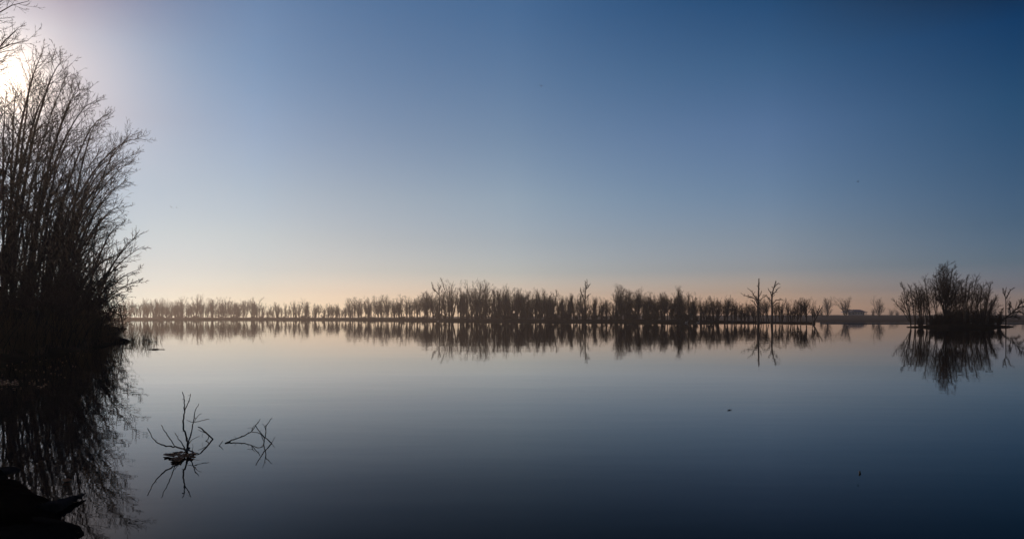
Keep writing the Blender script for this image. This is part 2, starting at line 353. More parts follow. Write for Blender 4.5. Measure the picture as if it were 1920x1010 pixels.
SECT = [(290, 'at the hazy far left end', 'trees at the hazy far left end'), (345, 'left of the pale domed clump', 'trees left of the pale dome'),
        (400, 'in the pale domed clump', 'trees of the pale domed clump'), (450, 'right of the pale domed clump', 'trees right of the pale dome'),
        (510, 'around the first thin gap', 'trees around the first thin gap'), (580, 'in the low gappy stretch', 'trees of the low gappy stretch'),
        (645, 'where the far row is lowest', 'trees where the row is lowest'), (700, 'where the row starts rising', 'trees where the row starts rising'),
        (750, 'in the rising row', 'trees of the rising row'), (800, 'left of the two-armed tree', 'trees left of the two-armed tree'),
        (850, 'under the two-armed tree', 'trees under the two-armed tree'), (910, 'under the tallest group', 'trees under the tallest group'),
        (960, 'just right of the tallest group', 'trees right of the tallest group'), (1010, 'in the dense brown row', 'trees of the dense brown row'),
        (1065, 'ending the dense row', 'trees at the right end of the dense row'), (1110, 'around the spire tree', 'trees around the spire tree'),
        (1150, 'in the dip before the umbrella tree', 'trees in the dip'), (1200, 'around the umbrella tree', 'trees around the umbrella tree'),
        (1250, 'in the dark stretch', 'trees of the dark stretch'), (1300, 'above the mounded black thicket', 'trees above the black mound'),
        (1350, 'where the dark row thins', 'trees where the dark row thins'), (1410, 'left of the dead snags', 'trees left of the snags'),
        (1470, 'among the dead snags', 'trees among the snags'), (2000, 'at the tip of the spit', 'trees at the tip of the spit')]
def section(px): return next((s for s in SECT if px < s[0]))
def auto_style(px, rng):
    if px < 500: return rng.choice(['upright', 'bushy', 'slender', 'forked', 'round-crowned'], p=[.35, .2, .15, .15, .15])
    if px < 800: return rng.choice(['upright', 'slender', 'forked', 'round-crowned'], p=[.3, .3, .2, .2])
    if px < 1070: return rng.choice(['upright', 'slender', 'bushy'], p=[.6, .3, .1])
    return rng.choice(['upright', 'bushy', 'round-crowned', 'forked', 'slender'], p=[.2, .25, .25, .15, .15])
if not SKYONLY:
    rt = np.random.default_rng(77)
    # front row: skyline makers
    for px, yt in SKYLINE:
        D = shoreD(px) + rt.uniform(3, 9 if px < 1400 else 4); st = auto_style(px, rt); s = section(px)
        place_tree(st, px, D, yt, f'{st} skyline-topping tree {s[1]}', s[2], wide=rt.uniform(0.95, 1.25) * (0.85 if px > 1300 else 1))
    # fillers, lower and behind
    xs = np.concatenate([np.arange(228, 640, 5.8), np.arange(640, 1070, 4.8), np.arange(1070, 1330, 6), np.arange(1330, 1525, 10.0)])
    sx = [s[0] for s in SKYLINE]; sy = [s[1] for s in SKYLINE]
    for i, px in enumerate(xs):
        px = px + rt.uniform(-4, 4); sd = shoreD(px)
        D = sd + (rt.uniform(6, 24) if px < 1300 else rt.uniform(2, 7)); s = section(px); st = auto_style(px, rt)
        top = np.interp(px, sx, sy); f = rt.uniform(0.62, 0.97)
        yt = 600 - (600 - top) * f
        if 800 < px < 910: yt = rt.uniform(545, 556)
        kind = 'low' if f < 0.72 else 'middling' if f < .82 else 'tallish' if f < .9 else 'tall'; kind += ' front-row' if D - sd < (14 if px < 1300 else 4) else ' back-row'
        place_tree(st, px, D, yt, f'{kind} {st} tree {s[1]}', s[2], wide=rt.uniform(0.9, 1.25))
    # thin young trees filling the row between the grown ones
    for i in range(190):
        px = rt.uniform(232, 1330) if i < 165 else rt.uniform(1330, 1520); s = section(px)
        D = shoreD(px) + rt.uniform(2, 20 if px < 1300 else 5); f = rt.uniform(.4, .92); top = np.interp(px, sx, sy)
        if 800 < px < 910: top = 545
        w = 'short' if f < .55 else 'half-grown' if f < .75 else 'long thin'
        r = place_tree('pole', px, D, 600 - (600 - top) * f, f'{w} sapling {s[1]}', 'saplings: ' + s[2], wide=rt.uniform(.9, 1.5), name='bare_sapling'); r['category'] = 'sapling'
    # named standouts
    def star(st, px, yt, label, v=None, wide=1.0, dD=2.5, lean=0.0, D=None):
        place_tree(st, px, (D or shoreD(px)) + dD, yt, label, None, v, wide=wide, rng=rt, lean=lean)
    star('forked', 847, 523, 'tall crooked bare tree, left one of the tallest group at mid shore', 0, 1.0)
    star('round-crowned', 863, 526, 'tall bare tree with spreading crown in the middle of the tallest group', 0, 0.8)
    star('forked', 884, 526, 'tall bare tree leaning right beside the roundest crown of the tallest group', 1, 0.9)
    star('round-crowned', 899, 524, 'tall round bare tree at the right end of the tallest group', 1, 0.8)
    star('flat-topped', 1153, 533, 'dark umbrella-topped bare tree right of the spire tree', 0, 1.0)
    star('upright', 1163, 536, 'tall fan-shaped bare tree touching the umbrella-topped one', 1, 1.0)
    star('slender', 1276, 537, 'tall fine-twigged tree standing above the right half of the dark stretch', 1, 1.2)
    star('round-crowned', 1247, 547, 'dark dense tree left of the tall fine-twigged one', 1, 0.8)
    star('round-crowned', 1363, 553, 'fan-crowned bare tree standing clear in the thinning row', 0, 0.75)
    # across the field
    star('bushy', 1551, 555, 'narrow bare tree on the field left of the blue-roofed house', 2, 0.8, 0, 0, 430)
    star('bushy', 1585, 556, 'broad round bare tree just left of the blue-roofed house', 0, 1.25, 0, 0, 420)
    star('bushy', 1649, 554, 'neat oval bare tree standing right of the blue-roofed house', 1, 0.85, 0, 0, 430)
    star('bushy', 1540, 577, 'small rounded bush at the foot of the narrow field tree', 0, 0.9, 0, 0, 430)
    star('bushy', 1637, 573, 'small slender tree touching the oval tree right of the house', 1, 0.6, 0, 0, 440)
    star('bushy', 1671, 576, 'faint small tree on the field edge left of the island', 0, 0.9, 0, 0, 620)
    star('bushy', 1683, 578, 'faint low tree on the field edge just behind the island edge', 1, 1.0, 0, 0, 640)
    star('bushy', 1860, 574, 'faint hazy tree behind the right end of the island', 0, 1.4, 0, 0, 640)
    star('bushy', 1905, 577, 'low hazy tree at the right edge, behind the fallen limb', 1, 1.4, 0, 0, 640)

# ------------------------------------------------------------------ hand-traced trees
def traced(name, label, cat, D, paths, seed, m_t='bark', m_c='twig', group=None, rmin=0.02, n=(7, 5, 3), l=(0.22, 0.5, 0.5), zb=None, ang=42, depth=0.12, trop=0.08, ns=6, parts=('trunk', 'limb', 'crown')):
    """paths: (kind, r0, r1, [(px, py), ...], twiggy) traced at distance D; the depth of each wanders"""
    rng = np.random.default_rng(seed)
    bx, by = paths[0][3][0]
    base = np.array([X(bx, D), D, 0.0 if zb is None else zb])
    root = empty(name, base, label, cat, group)
    allp = []
    for kind, r0, r1, pts, tw in paths:
        k = 9
        q = np.array(pts, float); s = np.concatenate([[0], np.cumsum(np.linalg.norm(np.diff(q, axis=0), axis=1))]); ss = np.linspace(0, s[-1], k)
        px = np.interp(ss, s, q[:, 0]); py = np.interp(ss, s, q[:, 1])
        length = s[-1] / F * D
        y = D + np.linspace(0, 1, k) * rng.normal(0, depth) * length
        if kind != 'trunk':   # start where the trunk is
            a = allp[0][0][0]; j = np.argmin(np.hypot(a[:, 0] + base[0] - X(px[0], D), a[:, 2] + base[2] - Z(py[0], D))); y = y + a[j, 1] + base[1] - D
        P = np.stack([(px - CX) / F * y, y, EYE + (HZ - py) / F * y], 1) - base
        if kind == 'trunk': P[0, 2] -= 0.3
        R = np.linspace(r0, r1, k)
        allp.append((P[None], R[None], kind, tw))
    for P, R, kind, tw in allp:
        v, f = tubes([(P, R)], ns); mesh(parts[0] if kind == 'trunk' else parts[1], v, f, MAT[m_t], root, smooth=True)
    cr = []
    for P, R, kind, tw in allp:
        if not tw: continue
        p, d, L, r = spawn(rng, P, R, max(1, int(n[0] * tw)), 0.25 if kind != 'trunk' else 0.4, 1.0, ang, lambda t: l[0] * (1.3 - t), 0.5, rmin * 1.3)
        L1 = grow(rng, p, d, L, r, 4, trop, 0.14, 0.4); cr.append(L1)
        p, d, L, r = spawn(rng, *L1, n[1], 0.15, 1.0, ang, lambda t: l[1] * (1.2 - t), 0.6, rmin)
        L2 = grow(rng, p, d, L, r, 3, trop, 0.14, 0.5); cr.append(L2)
        if n[2]:
            p, d, L, r = spawn(rng, *L2, n[2], 0.15, 1.0, ang, lambda t: l[2] * (1.2 - t), 0.7, rmin * 0.8)
            cr.append(grow(rng, p, d, L, r, 2, trop, 0.14, 0.6))
    if cr:
        v, f = tubes(cr, 3); mesh(parts[2], v, f, MAT[m_c], root)
    return root
if not SKYONLY:
    traced('dead_tree', 'tall dead snag with a bare broken top, left of the two snags on the spit', 'dead tree', 177,
        [('trunk', .34, .12, [(1422, 606), (1421, 580), (1422, 560), (1423, 522)], 0.5),
         ('limb', .16, .05, [(1422, 566), (1415, 556), (1411, 548), (1406, 543), (1402, 541)], 1.2),
         ('limb', .16, .05, [(1421, 572), (1416, 560), (1407, 556), (1397, 554), (1391, 551)], 1.4),
         ('limb', .12, .05, [(1422, 580), (1414, 566), (1408, 562)], 1.4),
         ('limb', .12, .05, [(1422, 572), (1427, 560), (1434, 556), (1437, 552)], 1.3),
         ('limb', .10, .04, [(1421, 588), (1430, 572), (1433, 560)], 1.4),
         ('limb', .10, .04, [(1423, 556), (1427, 550), (1428, 545)], 1.0)], 1, rmin=.035, zb=.2)
    traced('dead_tree', 'dead snag with a forked crooked crown, right of the two snags on the spit', 'dead tree', 173,
        [('trunk', .32, .09, [(1447, 606), (1448, 585), (1447, 562), (1448, 550), (1452, 536), (1455, 526)], 0.6),
         ('limb', .15, .04, [(1448, 552), (1455, 546), (1459, 540), (1463, 538)], 1.4),
         ('limb', .12, .04, [(1451, 540), (1456, 533), (1460, 531), (1463, 533)], 1.2),
         ('limb', .15, .05, [(1447, 556), (1445, 548), (1442, 545), (1440, 540)], 1.0),
         ('limb', .14, .05, [(1447, 566), (1441, 558), (1434, 553), (1430, 554)], 1.5),
         ('limb', .12, .04, [(1448, 570), (1455, 563), (1464, 561), (1470, 564)], 1.5),
         ('limb', .12, .04, [(1448, 576), (1456, 568), (1462, 568)], 1.3)], 2, rmin=.035, zb=.2)
    traced('bare_tree', 'bare tree leaning right out over the water at the tip of the spit', 'tree', 160,
        [('trunk', .22, .06, [(1523, 607), (1530, 596), (1537, 583), (1542, 574)], 1.4), ('limb', .1, .04, [(1531, 594), (1535, 580), (1537, 572)], 1)], 3, rmin=.035, zb=.1)
    traced('bare_tree', 'two-armed bare tree with a long left limb, left of the tallest group', 'tree', 276,
        [('trunk', .36, .07, [(824, 601), (824, 575), (824, 556), (823, 540), (821, 531)], 0.8),
         ('limb', .22, .06, [(824, 553), (818, 546), (812, 540), (809, 529)], 1.8), ('limb', .2, .06, [(823, 545), (826, 538), (824, 533)], 1)], 4, rmin=.032, zb=.7, n=(13, 7, 4))
    traced('bare_tree', 'spire tree with one tall bare leader rising far above its neighbours', 'tree', 231,
        [('trunk', .32, .06, [(1097, 603), (1097, 575), (1097, 558), (1098, 545), (1101, 535), (1101, 525)], 1.0),
         ('limb', .22, .06, [(1097, 566), (1093, 556), (1089, 548), (1088, 539)], 1.6), ('limb', .16, .05, [(1099, 542), (1104, 536), (1107, 531)], 1.0),
         ('limb', .16, .05, [(1098, 560), (1104, 552), (1108, 551)], 1.4), ('limb', .16, .05, [(1099, 540), (1098, 532), (1097, 529)], .8)], 5, rmin=.032, zb=.6, n=(13, 7, 4))
    # island trees
    def isl(px, D, bpx, tips, label, seed, r=.16, n=(13, 6, 3), l=(.40, .55, .55), tw=1.5):
        by = HZ + (EYE - .4) / D * F; r = r * .62
        paths = []
        for j, (tx, ty) in enumerate(tips):
            mx = bpx + (tx - bpx) * .42; my = by + (ty - by) * .5
            paths.append(('trunk' if j == 0 else 'limb', r if j == 0 else r * .75, .03, [(bpx + j * .6, by), (mx, my), (tx, ty)], tw))
        traced('bare_tree', label, 'tree', D, paths, seed, group='bare trees on the island', rmin=.011, n=n, l=l, zb=.3, ang=36, trop=.07, depth=.1, parts=('trunk', 'limb', 'crown'))
    isl(0, 106, 1708, [(1690, 560), (1675, 562)], 'low bare tree leaning left over the water at the left tip of the island', 11, .12)
    isl(0, 105, 1708, [(1692, 534), (1700, 548)], 'first tall tree at the left end of the island, leaning left', 12, .14)
    isl(0, 107, 1716, [(1706, 537), (1718, 545)], 'fan-shaped bare tree second from the left end of the island', 13)
    isl(0, 106, 1726, [(1717, 535), (1724, 548)], 'thin leaning tree on the island left of the hooked one', 14)
    isl(0, 109, 1746, [(1733, 523), (1728, 540)], 'tree on the island whose top hooks left, beside the great round one', 15)
    isl(0, 108, 1738, [(1726, 544), (1738, 552)], 'short tree in the thicket below the hooked island tree', 26)
    isl(0, 107, 1758, [(1744, 538), (1752, 530)], 'left-leaning tree tucked under the great round crown', 16)
    isl(0, 106, 1772, [(1776, 500), (1762, 508), (1786, 503), (1795, 520), (1754, 518), (1801, 530), (1768, 503)], 'tallest island tree with a great round crown', 17, .24, (18, 8, 4), (.42, .55, .55))
    isl(0, 108, 1789, [(1793, 545), (1785, 550)], 'short tree in the dip right of the great round crown', 18)
    isl(0, 106, 1808, [(1812, 521), (1803, 532), (1820, 530)], 'first upright tree right of the great round crown', 19, .17)
    isl(0, 108, 1818, [(1831, 519), (1824, 530)], 'tall slim tree with a pointed top near the right of the island', 20)
    isl(0, 105, 1826, [(1845, 533), (1835, 545)], 'right-leaning tree with a dark tufted crown on the island', 21)
    isl(0, 107, 1846, [(1858, 531), (1866, 560), (1850, 545)], 'last fan-shaped tree at the right end of the thicket', 22)
    isl(0, 107, 1850, [(1869, 556), (1860, 565)], 'low spreading tree at the right edge of the island thicket', 23)
    isl(0, 109, 1730, [(1722, 540), (1712, 550), (1734, 548)], 'spreading tree at the back, left part of the island', 41)
    isl(0, 110, 1797, [(1803, 538), (1790, 550), (1812, 545)], 'low-crowned back-row tree right of the great round crown', 44)
    isl(0, 110, 1838, [(1840, 541), (1826, 548), (1852, 552)], 'back-row tree under the dark tufted crown', 46)
    traced('bare_tree', 'lone slender tree with a small Y-shaped crown at the right end of the island', 'tree', 106,
        [('trunk', .085, .035, [(1886, 611), (1886, 580), (1886, 562), (1884, 549), (1881, 540)], 0.6),
         ('limb', .08, .03, [(1886, 560), (1891, 551), (1895, 543), (1903, 539)], 1.6), ('limb', .07, .03, [(1884, 552), (1886, 543), (1887, 538)], 1.2),
         ('limb', .07, .03, [(1885, 556), (1881, 548), (1880, 540)], 1.0)], 31, rmin=.014, zb=.1, ang=30)
    traced('fallen_tree', 'sprawling fallen tree whose limb arches off the right edge', 'fallen tree', 105,
        [('trunk', .13, .035, [(1872, 608), (1886, 594), (1899, 586), (1908, 576), (1925, 572), (1945, 580)], 1.6),
         ('limb', .07, .02, [(1895, 588), (1893, 577), (1894, 566)], 2), ('limb', .1, .03, [(1908, 576), (1914, 568), (1926, 562)], 1.8),
         ('limb', .12, .03, [(1884, 596), (1900, 592), (1912, 598)], 1.8), ('limb', .1, .03, [(1880, 600), (1875, 590), (1880, 578)], 1.8),
         ('limb', .1, .03, [(1899, 586), (1912, 583), (1922, 590)], 1.5)], 32, rmin=.016, zb=.1, n=(12, 6, 4), l=(.35, .5, .5))

# ------------------------------------------------------------------ shrubs
def shrub_arrays(seed, H=3.0, ns=14, spread=0.5, n1=9, n2=6, rmin=0.012, r0=0.035):
    rng = np.random.default_rng(seed)
    a = rng.uniform(0, 6.28, ns); s = rng.uniform(0, spread, ns)
    P0 = np.stack([np.cos(a) * s * .3 * H * .4, np.sin(a) * s * .3 * H * .4, np.full(ns, -.05)], 1)
    d = np.stack([np.cos(a) * s, np.sin(a) * s, np.ones(ns)], 1)
    S = grow(rng, P0, d, H * rng.uniform(.6, 1.02, ns), np.full(ns, r0), 6, .02, .08, .35)
    p, dd, L, r = spawn(rng, *S, n1, .1, 1, 38, lambda t: .38 * (1.25 - t), .6, rmin * 1.2)
    L1 = grow(rng, p, dd, L, r, 4, .08, .12, .5)
    p, dd, L, r = spawn(rng, *L1, n2, .1, 1, 40, lambda t: .45 * (1.25 - t), .7, rmin)
    L2 = grow(rng, p, dd, L, r, 2, .05, .12, .6)
    return tubes([S], 4), tubes([L1, L2], 3)
def place_shrub(pro, x, y, z, H, label, group, rng, wide=1.0, m=None):
    r = empty('bare_shrub', (x, y, z), label, 'shrub', group); s = H / 3.0; r.scale = (s * wide, s * wide, s); r.rotation_euler = (0, 0, rng.uniform(0, 6.28))
    for n, me in zip(('stem', 'twigs'), pro):
        o = bpy.data.objects.new(n, me); COL.objects.link(o); o.parent = r
    return r
if not SKYONLY:
    SHP = []
    for i in range(4):
        (a, b_), (c, d) = shrub_arrays(300 + i, ns=16, rmin=.03 if i < 2 else .012, r0=.05)
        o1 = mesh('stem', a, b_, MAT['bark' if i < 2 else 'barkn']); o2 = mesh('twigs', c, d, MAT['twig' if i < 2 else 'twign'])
        SHP.append((o1.data, o2.data)); bpy.data.objects.remove(o1); bpy.data.objects.remove(o2)
    rs = np.random.default_rng(9)
    for i in range(130):
        px = rs.uniform(770, 1345) if i < 85 else rs.uniform(240, 770)
        D = shoreD(px) + rs.uniform(2, 14); s = section(px)
        hp = rs.uniform(8, 22) if px > 800 else rs.uniform(3.5, 8)
        if 1125 < px < 1150 or px > 1280: hp *= .6
        place_shrub(SHP[i % 2], X(px, D), D, .6, hp / F * D, f'{"low" if hp < 10 else "rounded" if hp < 17 else "tall tangled"} brown bush {s[1]}', 'undergrowth: ' + s[2], rs, 1.8 if px < 800 else 1.3)
    place_shrub(SHP[0], X(1284, 200), 199, .5, 3.2, 'black mounded thicket at the water line where the dark row thins out', None, rs, 2.2)
    for i in range(44):
        px = rs.uniform(1722, 1880); D = rs.uniform(104, 113); hp = (24 * math.exp(-((px - 1815) / 42) ** 2) + rs.uniform(0, 12)) * rs.uniform(.6, 1.1)
        w = ('left' if px < 1765 else 'middle' if px < 1825 else 'right')
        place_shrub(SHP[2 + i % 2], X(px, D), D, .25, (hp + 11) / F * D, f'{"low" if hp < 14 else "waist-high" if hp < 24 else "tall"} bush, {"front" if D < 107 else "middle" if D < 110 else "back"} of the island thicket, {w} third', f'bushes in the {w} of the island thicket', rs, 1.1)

# ------------------------------------------------------------------ the left bank thicket
def gz(x, y): return float(bank_h(np.array([x]), np.array([y]))[0])
def thicket(label, bpx, D, tips, seed, r0=.10, cat='tree', name='multi_stemmed_tree', dens=1.0, rmin=.0145, spread=1.2, group='trees and tall bushes on the left bank', bow=1.35, l1=.26, gap=0.28, ddep=.08, tipdD=None, zexp=(1.25, 1.7)):
    rng = np.random.default_rng(seed)
    bx, by = X(bpx, D), D
    base = np.array([bx, by, max(gz(bx, by), 0.02) - .1])
    root = empty(name, base, label, cat, group)
    paths = []
    for j, (tx, ty) in enumerate(tips):
        tx = tx - (9 if tx > 150 else 0)
        Dt = D * (1 + rng.normal(0, ddep)) if tipdD is None else D + tipdD[j]
        tip = np.array([X(tx, Dt), Dt, Z(ty, Dt)]) - base
        st = np.array([rng.normal(0, spread * .5), rng.normal(0, spread * .5), 0.0])
        k = 14; t = np.linspace(0, 1, k)[:, None]
        lat = t ** (bow * rng.uniform(.85, 1.15)); ze = rng.uniform(*zexp)
        P = st + (tip - st) * np.concatenate([lat, lat, 1 - (1 - t) ** ze], 1)
        w = np.cumsum(rng.normal(0, .02, (k, 3)), 0) * np.linalg.norm(tip) / 14 * t * (1 - t) * 4
        P = P + w
        R = (r0 * rng.uniform(.6, 1.15)) * (1 - t[:, 0]) ** .85 + .012
        paths.append((P[None], R[None]))
    for P, R in paths:
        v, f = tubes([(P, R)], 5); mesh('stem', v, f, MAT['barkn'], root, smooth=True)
    cr = []
    for P, R in paths:
        ln = np.linalg.norm(np.diff(P[0], axis=0), axis=1).sum()
        n1 = max(6, int(ln * 1.15 * dens))
        p, d, L, r = spawn(rng, P, R, n1, gap, 1.0, 40, lambda t: l1 * (1.12 - t) ** .65, .45, rmin * 1.6)
        L1 = grow(rng, p, d, L, r, 7, .045, .06, .3); cr.append(L1)
        p, d, L, r = spawn(rng, *L1, 6, .12, 1.0, 40, lambda t: .42 * (1.2 - t), .55, rmin * 1.15)
        L2 = grow(rng, p, d, L, r, 4, .05, .08, .5); cr.append(L2)
        p, d, L, r = spawn(rng, *L2, 4, .08, 1.0, 42, lambda t: .34 * (1.25 - t), .7, rmin, keep=.8)
        cr.append(grow(rng, p, d, L, r, 2, .04, .1, .6))
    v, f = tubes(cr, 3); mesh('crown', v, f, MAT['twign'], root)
    return root
if not SKYONLY:
    TH = [
     ('tall many-stemmed tree on the left bank whose two spiky leaders rise highest', 20, 62, [(80, 104), (118, 114), (60, 150), (30, 170), (95, 170), (10, 190)], .16),
     ('many-stemmed tree behind the highest one, fanning to the upper right', 55, 66, [(150, 163), (160, 166), (132, 150), (110, 215), (185, 190), (80, 230), (140, 240)], .15),
     ('tree on the left bank whose arms reach toward mid sky on the right', 85, 72, [(204, 218), (186, 235), (170, 260), (200, 285), (150, 300), (120, 260)], .15),
     ('tree on the left bank with the farthest-reaching upswept branch', 100, 80, [(272, 260), (266, 288), (256, 306), (235, 300), (255, 255), (215, 300)], .16),
     ('tree on the left bank with a fan of branches below the long upswept one', 110, 78, [(250, 341), (244, 324), (225, 360), (205, 340), (235, 385), (180, 330)], .14),
     ('dense tree at the left photo edge in front of the sun', -25, 55, [(10, 210), (-30, 180), (40, 240), (20, 280), (55, 300), (-10, 320), (-50, 240)], .15),
     ('dark tree left of centre of the thicket with steep parallel stems', 30, 58, [(90, 320), (60, 330), (120, 350), (30, 340), (140, 380), (80, 390), (5, 370)], .13),
     ('rounded tree on the bank with horizontal sprays at shoulder height', 130, 66, [(275, 437), (262, 445), (278, 462), (240, 420), (250, 470), (215, 400), (225, 455)], .12),
     ('low-arched tree on the bank whose sprays droop over the water', 150, 60, [(275, 505), (278, 524), (262, 530), (245, 500), (250, 545), (225, 480), (235, 520)], .11),
     ('dark tree inside the thicket behind the low-arched one', 95, 62, [(180, 400), (200, 430), (160, 420), (130, 430), (215, 470), (185, 480), (110, 420)], .12),
     ('black tree low at the left edge among the bank thicket', 0, 50, [(40, 400), (10, 420), (70, 430), (90, 460), (-20, 390), (120, 480), (30, 470)], .12),
     ('black bush-like tree in the dark heart of the thicket', 60, 54, [(110, 470), (80, 480), (140, 500), (165, 490), (50, 490), (180, 520), (20, 500)], .1),
     ('small tree with a single slim trunk by the tip of the bank', 180, 54, [(200, 530), (225, 560), (245, 575), (185, 500), (235, 590), (165, 530)], .07),
    ]
    TH += [
     ('dark tree leaning left across its neighbours at the heart of the thicket', 150, 57, [(20, 380), (60, 360), (100, 400), (40, 430), (130, 390), (80, 420)], .1),
     ('dark tree with crossing arms left of the low-arched one', 110, 64, [(60, 400), (170, 370), (20, 440), (200, 420), (140, 410), (100, 380), (215, 440)], .11),
     ('dark tree behind the crossing one, right side of the black mass', 145, 70, [(120, 440), (190, 430), (225, 440), (90, 450), (205, 400), (160, 460), (230, 490)], .11),
     ('crooked tree at the left of the black mass below the sun', 40, 66, [(-10, 350), (70, 380), (110, 430), (0, 430), (150, 450), (50, 410)], .11),
     ('slim tree near the outer edge of the thicket with drooping lower boughs', 172, 64, [(215, 480), (235, 500), (190, 470), (228, 530), (240, 560), (150, 460)], .08),
     ('added shade-casting tree off the left edge, standing nearest the camera', -130, 34, [(-20, 330), (-60, 200), (-100, 120), (-150, 160), (20, 400), (-60, 300), (-200, 200), (-120, 260)], .13),  # added mostly out of view to shade the foreground rocks
     ('added shade-casting tree just outside the left edge, behind the nearest one', -190, 44, [(-90, 160), (-140, 60), (-60, 240), (-200, 100), (-20, 330), (-240, 180), (-120, 220)], .14)]  # another off-frame tree added to keep the sun off the near rocks
    for i, (lab, bpx, D, tips, r0) in enumerate(TH):
        thicket(lab, bpx, D, tips, 500 + i, r0, dens=1.15, l1=.27)
    TH2 = [
     ('bare bush at the water edge near the tip of the bank', 165, 46, [(200, 545), (215, 570), (180, 540), (190, 580), (225, 590), (150, 550)]),
     ('bare bush halfway along the bank in front of the trees', 120, 41, [(150, 530), (170, 560), (120, 520), (100, 540), (180, 585), (85, 560)]),
     ('bare bush in the dark part of the bank left of the halfway one', 70, 37, [(100, 540), (60, 520), (40, 550), (125, 570), (20, 560)]),
     ('bare bush on the bank at the left photo edge', 10, 33, [(30, 540), (-10, 520), (60, 560), (5, 570), (-30, 540)]),
     ('bare bush behind the two nearest the tip of the bank', 145, 52, [(190, 510), (160, 500), (205, 540), (130, 510), (175, 540)]),
     ('bare bush deep in the black left of the bank', 30, 44, [(60, 500), (20, 500), (80, 520), (-10, 510), (50, 540)]),
     ('bare bush among the stems at the middle of the thicket', 95, 48, [(110, 500), (130, 520), (70, 510), (90, 540), (150, 540)]),
    ]
    for i, (lab, bpx, D, tips) in enumerate(TH2):
        thicket(lab, bpx, D, tips + [(a + 9, b_ + 14) for a, b_ in tips], 600 + i, .035, 'bush', 'bare_bush', dens=2.6, rmin=.010, spread=2.4, group='bare bushes along the left bank', l1=.42, gap=.1)
    # tree off the left edge whose boughs hang into the top-left corner
    thicket('tree rooted beyond the left edge, its boughs entering the top-left corner', -330, 42, [(55, 2), (20, -40), (35, 52), (53, 76), (33, 92), (8, 112), (28, -10), (-40, -60), (-60, 20), (-120, -90), (-90, 90)], 700,
            .2, dens=.8, l1=.2, gap=.45, ddep=.04, bow=1.1, rmin=.008, group=None)

    # dead grass and reeds
    def blades(rng, cx, cy, sx, sy, n, hmin, hmax, lean, r, zf=None):
        x = cx + rng.normal(0, sx, n); y = cy + rng.normal(0, sy, n)
        z = np.zeros(n) - .05 if zf is None else zf(x, y) - .05
        if zf is bank_h:
            k_ = sdist(x, y) > .15; x, y, z = x[k_], y[k_], z[k_]; n = len(x)
        a = rng.uniform(0, 6.28, n)
        d = np.stack([np.cos(a) * lean * rng.uniform(.2, 1, n), np.sin(a) * lean * rng.uniform(.2, 1, n), np.ones(n)], 1)
        P, R = grow(rng, np.stack([x, y, z], 1), d, rng.uniform(hmin, hmax, n), np.full(n, r), 5, -.05, .09, .3)
        return P, R
    rr = np.random.default_rng(21)
    def reeds(label, px, D, wpx, n, hmax, lean, seed, zf=None):
        r = np.random.default_rng(seed); x = X(px, D)
        P, R = blades(r, x, D, wpx / F * D, .35, n, hmax * .4, hmax, lean, .009, zf)
        c = P.copy(); c[..., 0] -= x; c[..., 1] -= D
        v, f = tubes([(c, R)], 3); o = mesh('reed_clump', v, f, MAT['reed'], loc=(x, D, 0)); tag(o, label, 'reeds', 'reed clumps in the shallows off the left bank')
    reeds('tallest reed clump standing alone in the water off the bank tip', 276, 43.5, 3.2, 75, 1.15, .45, 1)
    reeds('small outermost reed clump, rightmost off the bank tip', 290, 44, 2.2, 42, .75, .5, 2)
    reeds('wide tangle of reeds around the end of the half-sunk log', 246, 43.8, 6.5, 110, 1.15, .5, 3)
    reeds('sparse reeds between the tangle and the tallest clump', 262, 44.2, 4.5, 40, .8, .45, 4)
    reeds('thick reeds at the very tip of the bank, left end of the log', 218, 44.5, 8, 90, 1.5, .45, 5)
    # grass on the bank (uncountable)
    PG = []
    for k in range(26):
        u = rr.uniform(); i = rr.integers(15, 19); a, b_ = POLY[i], POLY[i + 1]; p = a + (b_ - a) * u; inw = np.array([-1.0, .15]) * rr.uniform(.4, 3.0)
        PG.append(blades(rr, p[0] + inw[0], p[1] + inw[1], .9, .9, 170, .5, 1.9, .35, .008, bank_h))
    v, f = tubes(PG, 3); tag(mesh('dead_grass', v, f, MAT['grass']), 'dead brown grass along the edge of the left bank', 'grass', None, 'stuff')
    v, f = tubes([blades(rr, X(188, 45), 45.5, .6, 1.2, 150, .8, 2.2, .3, .009, bank_h), blades(rr, X(172, 44), 44.5, .9, 1.2, 220, .8, 2.0, .3, .009, bank_h)], 3)
    tag(mesh('dry_brush', v, f, MAT['grass']), 'reddish dry brush standing thick behind the reeds at the bank tip', 'brush', None, 'stuff')
    # low brush covering the thicket floor
    PB = []
    for k in range(90):
        y = rr.uniform(24, 75); px = rr.uniform(-60, 150); x = X(px, y)
        if sdist(np.array([x]), np.array([y]))[0] < .8: continue
        PB.append(blades(rr, x, y, 1.2, 1.2, 70, 1.0, 3.4, .5, .014, bank_h))
    v, f = tubes(PB, 3); tag(mesh('undergrowth', v, f, MAT['twign']), 'dark tangled undergrowth on the floor of the left thicket', 'undergrowth', None, 'stuff')

